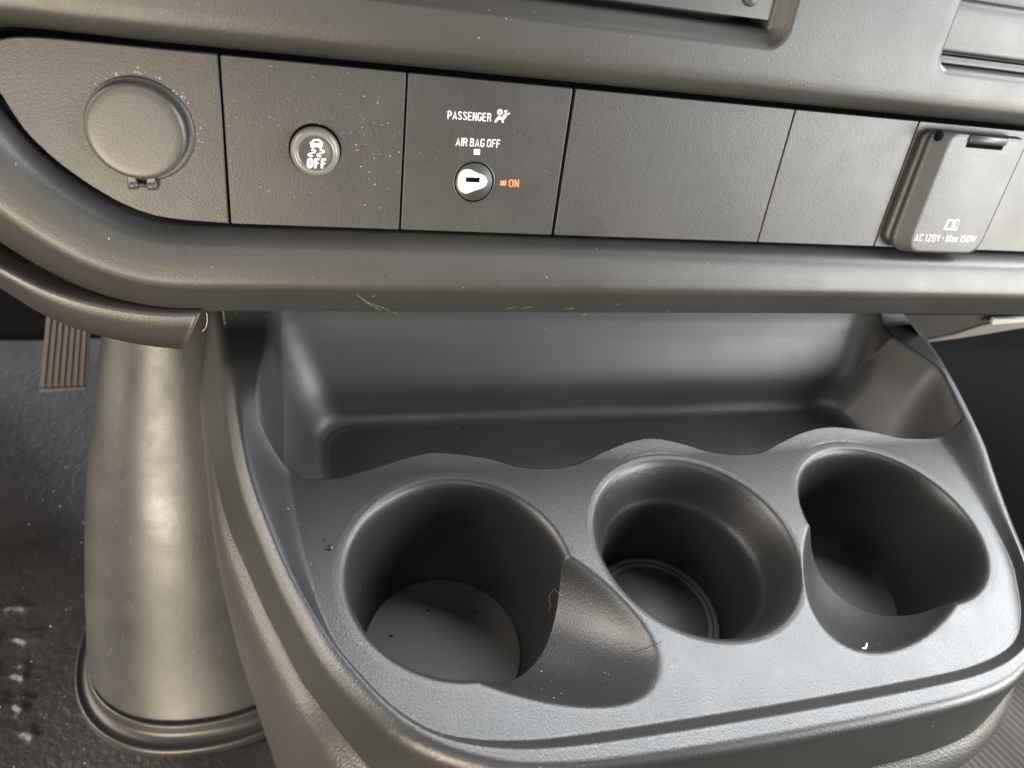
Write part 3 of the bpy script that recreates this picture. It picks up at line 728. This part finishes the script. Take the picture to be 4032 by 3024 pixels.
mesh_obj("folded_edge", Fq+[p+np.array([0, 2, 0]) for p in Fq], [(0, 1, 2, 3), (7, 6, 5, 4)]+[(i, (i+1) % 4, 4+(i+1) % 4, 4+i) for i in range(4)], flat("white_foam", (0.28, 0.28, 0.27), 0.7), ft, smooth=False)

# ================================================================== LEFT FOOTWELL
# tapered duct: rings through the silhouettes at known heights
colm = thing("duct_column", "tapering beige grey plastic column rising from the floor left of the tray", "column")
def ring(cx, cy, ax, ay, z, n=72, p=2.6):
    out = []
    for k in range(n):
        a = 2*math.pi*k/n; c, s_ = math.cos(a), math.sin(a)
        out.append((cx+ax*math.copysign(abs(c)**(2/p), c), cy+ay*math.copysign(abs(s_)**(2/p), s_), z))
    return out
levels = [(-204, -111, 103, 65.5, 54, 2.2), (-180, -112, 112, 62, 50, 2.2), (-150, -113.5, 122, 57.5, 46, 2.15), (-100, -115.5, 138, 48.5, 40, 2.1), (-50, -115.5, 154, 38, 33, 2.2), (0, -114, 168, 29.5, 27, 2.1), (60, -112, 185, 26, 25, 2.0)]
LV = np.array(levels); LL = catmull(LV, 6)
V = []; n = 72
for l in LL: V += ring(l[1], l[2], l[3], l[4], l[0], n, l[5])
Fc = []
for i in range(len(LL)-1):
    for k in range(n):
        j = (k+1) % n; Fc.append((i*n+k, i*n+j, (i+1)*n+j, (i+1)*n+k))
mesh_obj("column_body", V, Fc, M_col, colm)
def collar(name, prf, mat):
    V = []; n = 96
    for (d, z) in prf: V += ring(-110+0.0*d, 103, 64+0.62*d, 54+0.85*d, z, n, 2.3)
    Fc = []
    for i in range(len(prf)-1):
        for k in range(n):
            j = (k+1) % n; Fc.append((i*n+k, i*n+j, (i+1)*n+j, (i+1)*n+k))
    return mesh_obj(name, V, Fc, mat, colm)
collar("collar", [(-1, -203), (0.3, -201), (1.6, -200.6), (2.6, -202), (3.4, -206), (5, -208.5), (8.5, -209.6), (11.5, -209.2), (13, -208.2), (14.2, -208.6), (15, -211), (15.2, -217)], M_foot)
# mat
def mat_z(X, Y):
    X = np.asarray(X, float); Y = np.asarray(Y, float)
    z = FZ+0.0*Y
    ridge = lambda d, w: np.exp(-(d/w)**2)
    z = z+1.8*np.sin(X*0.05+Y*0.03)*0.6
    # moulded raised marks
    for cx, cy, a, b in [(-214, 121, 7, 5), (-233, 122, 6, 5), (-212, 99, 4, 7), (-229, 100, 6, 7), (-208, 80, 4, 6), (-224, 82, 8, 5), (-222, 142, 8, 4), (-200, 62, 5, 4)]:
        wx = 1.1*np.sin(0.9*Y+cx)+0.8*np.sin(0.53*X+cy); d = np.hypot((X-cx+wx)/a, (Y-cy+0.8*wx)/b); z = z+1.1*(1-sst(0.6, 1.2, d))
    return z
fm = sheet("floor_mat", mat_z, -480, -20, -120, 398, 460, 520, M_mat, kind=None)
tag(fm, "creased black rubber mat with raised scuffed marks lying in the left footwell", "floor mat")
def carpet_z(X, Y): return FZ+0.5+1.6*np.abs(np.sin((X*0.86+Y*0.35)*0.62))
cpt = sheet("carpet", carpet_z, 150, 460, -260, 180, 620, 220, M_carpet)

# accelerator pedal
ped = thing("accelerator_pedal", "narrow ribbed grey accelerator pedal hanging in the dark left footwell", "pedal")
PYd = 262.0
pq = [ony(x, y, PYd) for x, y in [(157, 1528), (342, 1518), (362, 1180), (196, 1120)]]
pq = np.array(pq); ex = (pq[1]-pq[0]); ez = (pq[3]-pq[0]); nrm = np.cross(ex, ez); nrm /= np.linalg.norm(nrm)
if nrm[1] > 0: nrm = -nrm
def pt(a, b, w): return pq[0]*(1-a)*(1-b)+pq[1]*a*(1-b)+pq[2]*a*b+pq[3]*(1-a)*b+nrm*w
def pbox(name, a0, a1, b0, b1, w0, w1, mat):
    cs = [(a0, w0), (a0, w1-0.4), (a0+0.01, w1), (a1-0.01, w1), (a1, w1-0.4), (a1, w0)]
    V = [pt(a, b, w) for b in (b0, b1) for a, w in cs]; m = len(cs)
    Fc = [(i, (i+1) % m, m+(i+1) % m, m+i) for i in range(m)]+[list(range(m))[::-1], [m+i for i in range(m)]]
    return mesh_obj(name, V, Fc, mat, ped, smooth=False)
pbox("pedal_plate", 0, 1, 0, 1, -4, 1.5, M_pedal)
for i in range(7):
    a = 0.05+i*0.137; pbox("rib", a, a+0.07, 0.05, 1, 1.4, 4.2, M_pedal)
pbox("rib", 0.02, 0.98, 0.0, 0.035, 1.4, 4.2, M_pedal)

# ================================================================== SMALL THINGS
def on_tray(px, py):
    for z in np.linspace(25, -62, 350):
        p = onz(px, py, z); i = int(round((p[1]-ys[0])/GS)); j = int(round((p[0]-xs[0])/GS))
        if 0 <= i < HC.shape[0] and 0 <= j < HC.shape[1] and HC[i, j] >= z: return np.array([p[0], p[1], HC[i, j]]), NC[i, j]
    return p, np.array([0, 0, 1.])
def drop_obj(name, px, py, r, label):
    p, nn = on_tray(px, py)
    if p[2] < -55: p = onz(px, py, -58.8)
    V = []; Fc = []; n = 20; prf = [(1, 0), (0.97, 0.22), (0.8, 0.48), (0.5, 0.66), (0.2, 0.73), (0.01, 0.74)]
    for (a, b) in prf:
        for k in range(n): t_ = 2*math.pi*k/n; V.append(p+np.array([r*a*math.cos(t_)*1.15, r*a*math.sin(t_)*0.9, r*b]))
    for i in range(len(prf)-1):
        for k in range(n):
            j = (k+1) % n; Fc.append((i*n+k, i*n+j, (i+1)*n+j, (i+1)*n+k))
    tag(mesh_obj(name, V, Fc, wt), label, "water drop", "water drops in and beside the left cup well")
drop_obj("water_drop", 1298, 2158, 1.3, "larger water drop on the tray left of the left cup well")
for k_, (x_, y_, r_, lb_) in enumerate([(1685, 2404, 0.75, "dark water bead on the left cup well floor, leftmost of its upper row"), (1754, 2401, 0.7, "dark water bead on the left cup well floor, middle of its upper row"),
                          (1868, 2408, 1.05, "largest dark water bead on the left cup well floor"), (1540, 2504, 0.8, "lone dark water bead low at the left of the left cup well floor")]):
    drop_obj("water_drop", x_, y_, r_, lb_)
drop_obj("water_drop", 1279, 2126, 0.7, "tiny water drop just above the larger one left of the cup well")
def line_obj(name, pxs, lift, rad, mat, label, cat):
    pts_ = []
    for x, y in pxs:
        p, nn = on_tray(x, y); pts_.append(p+np.array([0, 0, lift]))
    tag(tube(name, catmull(pts_, 4), rad, mat), label, cat)
line_obj("crumb", [(3393, 2553), (3405, 2554), (3409, 2546), (3412, 2536)], 0.25, 0.33, M_crumb, "pale bent crumb in the scooped lip of the right cup well", "crumb")
line_obj("hair", [(2490, 2570), (2540, 2556), (2580, 2538), (2605, 2525)], 0.3, 0.07, M_dark, "short dark hair lying over the edge of the left scoop", "hair")
line_obj("hair", [(2150, 2430), (2163, 2395), (2155, 2370), (2170, 2350), (2195, 2344), (2215, 2350)], 0.25, 0.07, M_hair, "curled pale hair clinging inside the left cup well", "hair")
th_ = [ony(x, y, 88) for x, y in [(813, 1232), (816, 1255), (812, 1285), (803, 1300), (795, 1303)]]
tag(tube("thread", catmull(th_, 5), 0.09, flat("thread", (0.4, 0.38, 0.35), 0.6)), "pale curling thread hanging beside the torn end of the trim strip", "thread")

def on_dash(px, py):
    for w in np.linspace(16, -14, 300):
        q = duv(px, py, w); i = int(round((q[1]-vs[0])/GU)); j = int(round((q[0]-us[0])/GU))
        if 0 <= i < Wd.shape[0] and 0 <= j < Wd.shape[1] and Wd[i, j] >= w: return Pd[i, j]+ND[i, j]*0.05, ND[i, j]
    return dash(q[0], q[1], w), PN
M_scuff = flat("scuff", (0.075, 0.07, 0.068), 0.65)
def scuff(name, pxs, wid, par):
    P = catmull(pxs, 5); V = []; m = len(P)
    d = np.gradient(P, axis=0); d /= np.linalg.norm(d, axis=1)[:, None]
    for i in range(m):
        wd_ = wid*math.sin(math.pi*(i+0.4)/(m))*rng.uniform(0.35, 1.15)
        for sg_ in (-1, 1):
            V.append(on_dash(P[i, 0]-d[i, 1]*wd_*sg_, P[i, 1]+d[i, 0]*wd_*sg_)[0])
    mesh_obj(name, V, [(2*i, 2*i+1, 2*i+3, 2*i+2) for i in range(m-1)], M_scuff, par)
lb = parts_d["lower_bezel"][0]
scuff("scuff_mark", [(1400, 1155), (1430, 1180), (1470, 1205), (1505, 1228)], 5, lb)
scuff("scuff_mark", [(1462, 1195), (1500, 1210), (1530, 1222), (1568, 1236)], 4, lb)
scuff("scuff_mark", [(1484, 1158), (1472, 1165), (1466, 1185)], 2.5, lb)
for (x, y, dx) in ((2010, 1212, 40), (2075, 1211, 45), (2245, 1214, 40), (2430, 1197, 26), (2300, 1238, 22), (2630, 1222, 22)):
    scuff("scuff_mark", [(x-dx/2, y+rng.uniform(0, 6)), (x, y+1), (x+dx/2, y-rng.uniform(0, 6))], 2.6, lb)

# dust: many tiny flecks resting on the surfaces
def specks(name, pts_nrm, mat, label, szs):
    V = []; Fc = []
    for (p, nn), sz in zip(pts_nrm, szs):
        nn = nn/np.linalg.norm(nn); a = np.cross(nn, rng.normal(size=3)); a /= np.linalg.norm(a); b = np.cross(nn, a)
        e = rng.uniform(0.5, 2.2); b0 = len(V)
        for k in range(5):
            t_ = 2*math.pi*k/5+rng.uniform(-.3, .3); V.append(p+nn*0.04+sz*(a*e*math.cos(t_)+b*math.sin(t_)))
        V.append(p+nn*(0.05+sz*0.8))
        for k in range(5): Fc.append((b0+k, b0+(k+1) % 5, b0+5))
    o = mesh_obj(name, V, Fc, mat, smooth=False); tag(o, label, "dust", kind="stuff"); return o
L_ = []; sz_ = []
ok = np.argwhere((sC > -3) & (HC > -70) & (HC < 30))
for i, j in ok[rng.integers(0, len(ok), 700)]:
    L_.append((np.array([X[i, j], Y[i, j], HC[i, j]]), NC[i, j])); sz_.append(abs(rng.normal(0, 0.07))+0.05)
ok = np.argwhere((sR < -1) & (V_ > -26) & (V_ < 90))
for i, j in ok[rng.integers(0, len(ok), 260)]:
    L_.append((Pd[i, j], ND[i, j])); sz_.append(abs(rng.normal(0, 0.06))+0.05)
for _ in range(170):
    u = rng.uniform(-140, 330); v = rng.uniform(0, 54)
    L_.append((dash(u, v, 0), PN)); sz_.append(abs(rng.normal(0, 0.05))+0.04)
for _ in range(230):
    u = np.clip(rng.normal(-50, 17), -77, -17); v = np.clip(rng.normal(30, 13), -1, 54)
    if math.hypot(u-bc[0], v-bc[1]) < 9.6: continue
    L_.append((dash(u, v, 0), PN)); sz_.append(abs(rng.normal(0, 0.06))+0.05)
for _ in range(50):
    a_ = rng.uniform(-0.4, 2.4); rr_ = 17.8+abs(rng.normal(0, 1.2)); L_.append((dash(capc[0]+0.9+rr_*math.cos(a_), capc[1]+rr_*math.sin(a_), 0), PN)); sz_.append(rng.uniform(0.08, 0.3))
specks("dust_flecks", L_, M_dust, "fine pale dust flecks scattered over the plastic", sz_)
L_ = []; sz_ = []
for _ in range(26):
    u = np.clip(rng.normal(-27, 7), -40, -17); v = rng.uniform(5, 48)
    if math.hypot(u-bc[0], v-bc[1]) < 9.6: continue
    L_.append((dash(u, v, 0), PN)); sz_.append(rng.uniform(0.10, 0.24))
specks("yellow_crumbs", L_, flat("pale_crumbs", (0.45, 0.38, 0.27), 0.8), "tiny yellowish crumbs right of the OFF button", sz_)
L_ = []; sz_ = []
for _ in range(230):
    x = rng.uniform(-300, -170); y = rng.uniform(0, 260); L_.append((np.array([x, y, float(mat_z(np.array(x), np.array(y)))]), np.array([0, 0, 1.]))); sz_.append(abs(rng.normal(0, 0.22))+0.12)
specks("mat_grit", L_, M_dust, "pale grit scattered on the rubber mat", sz_)
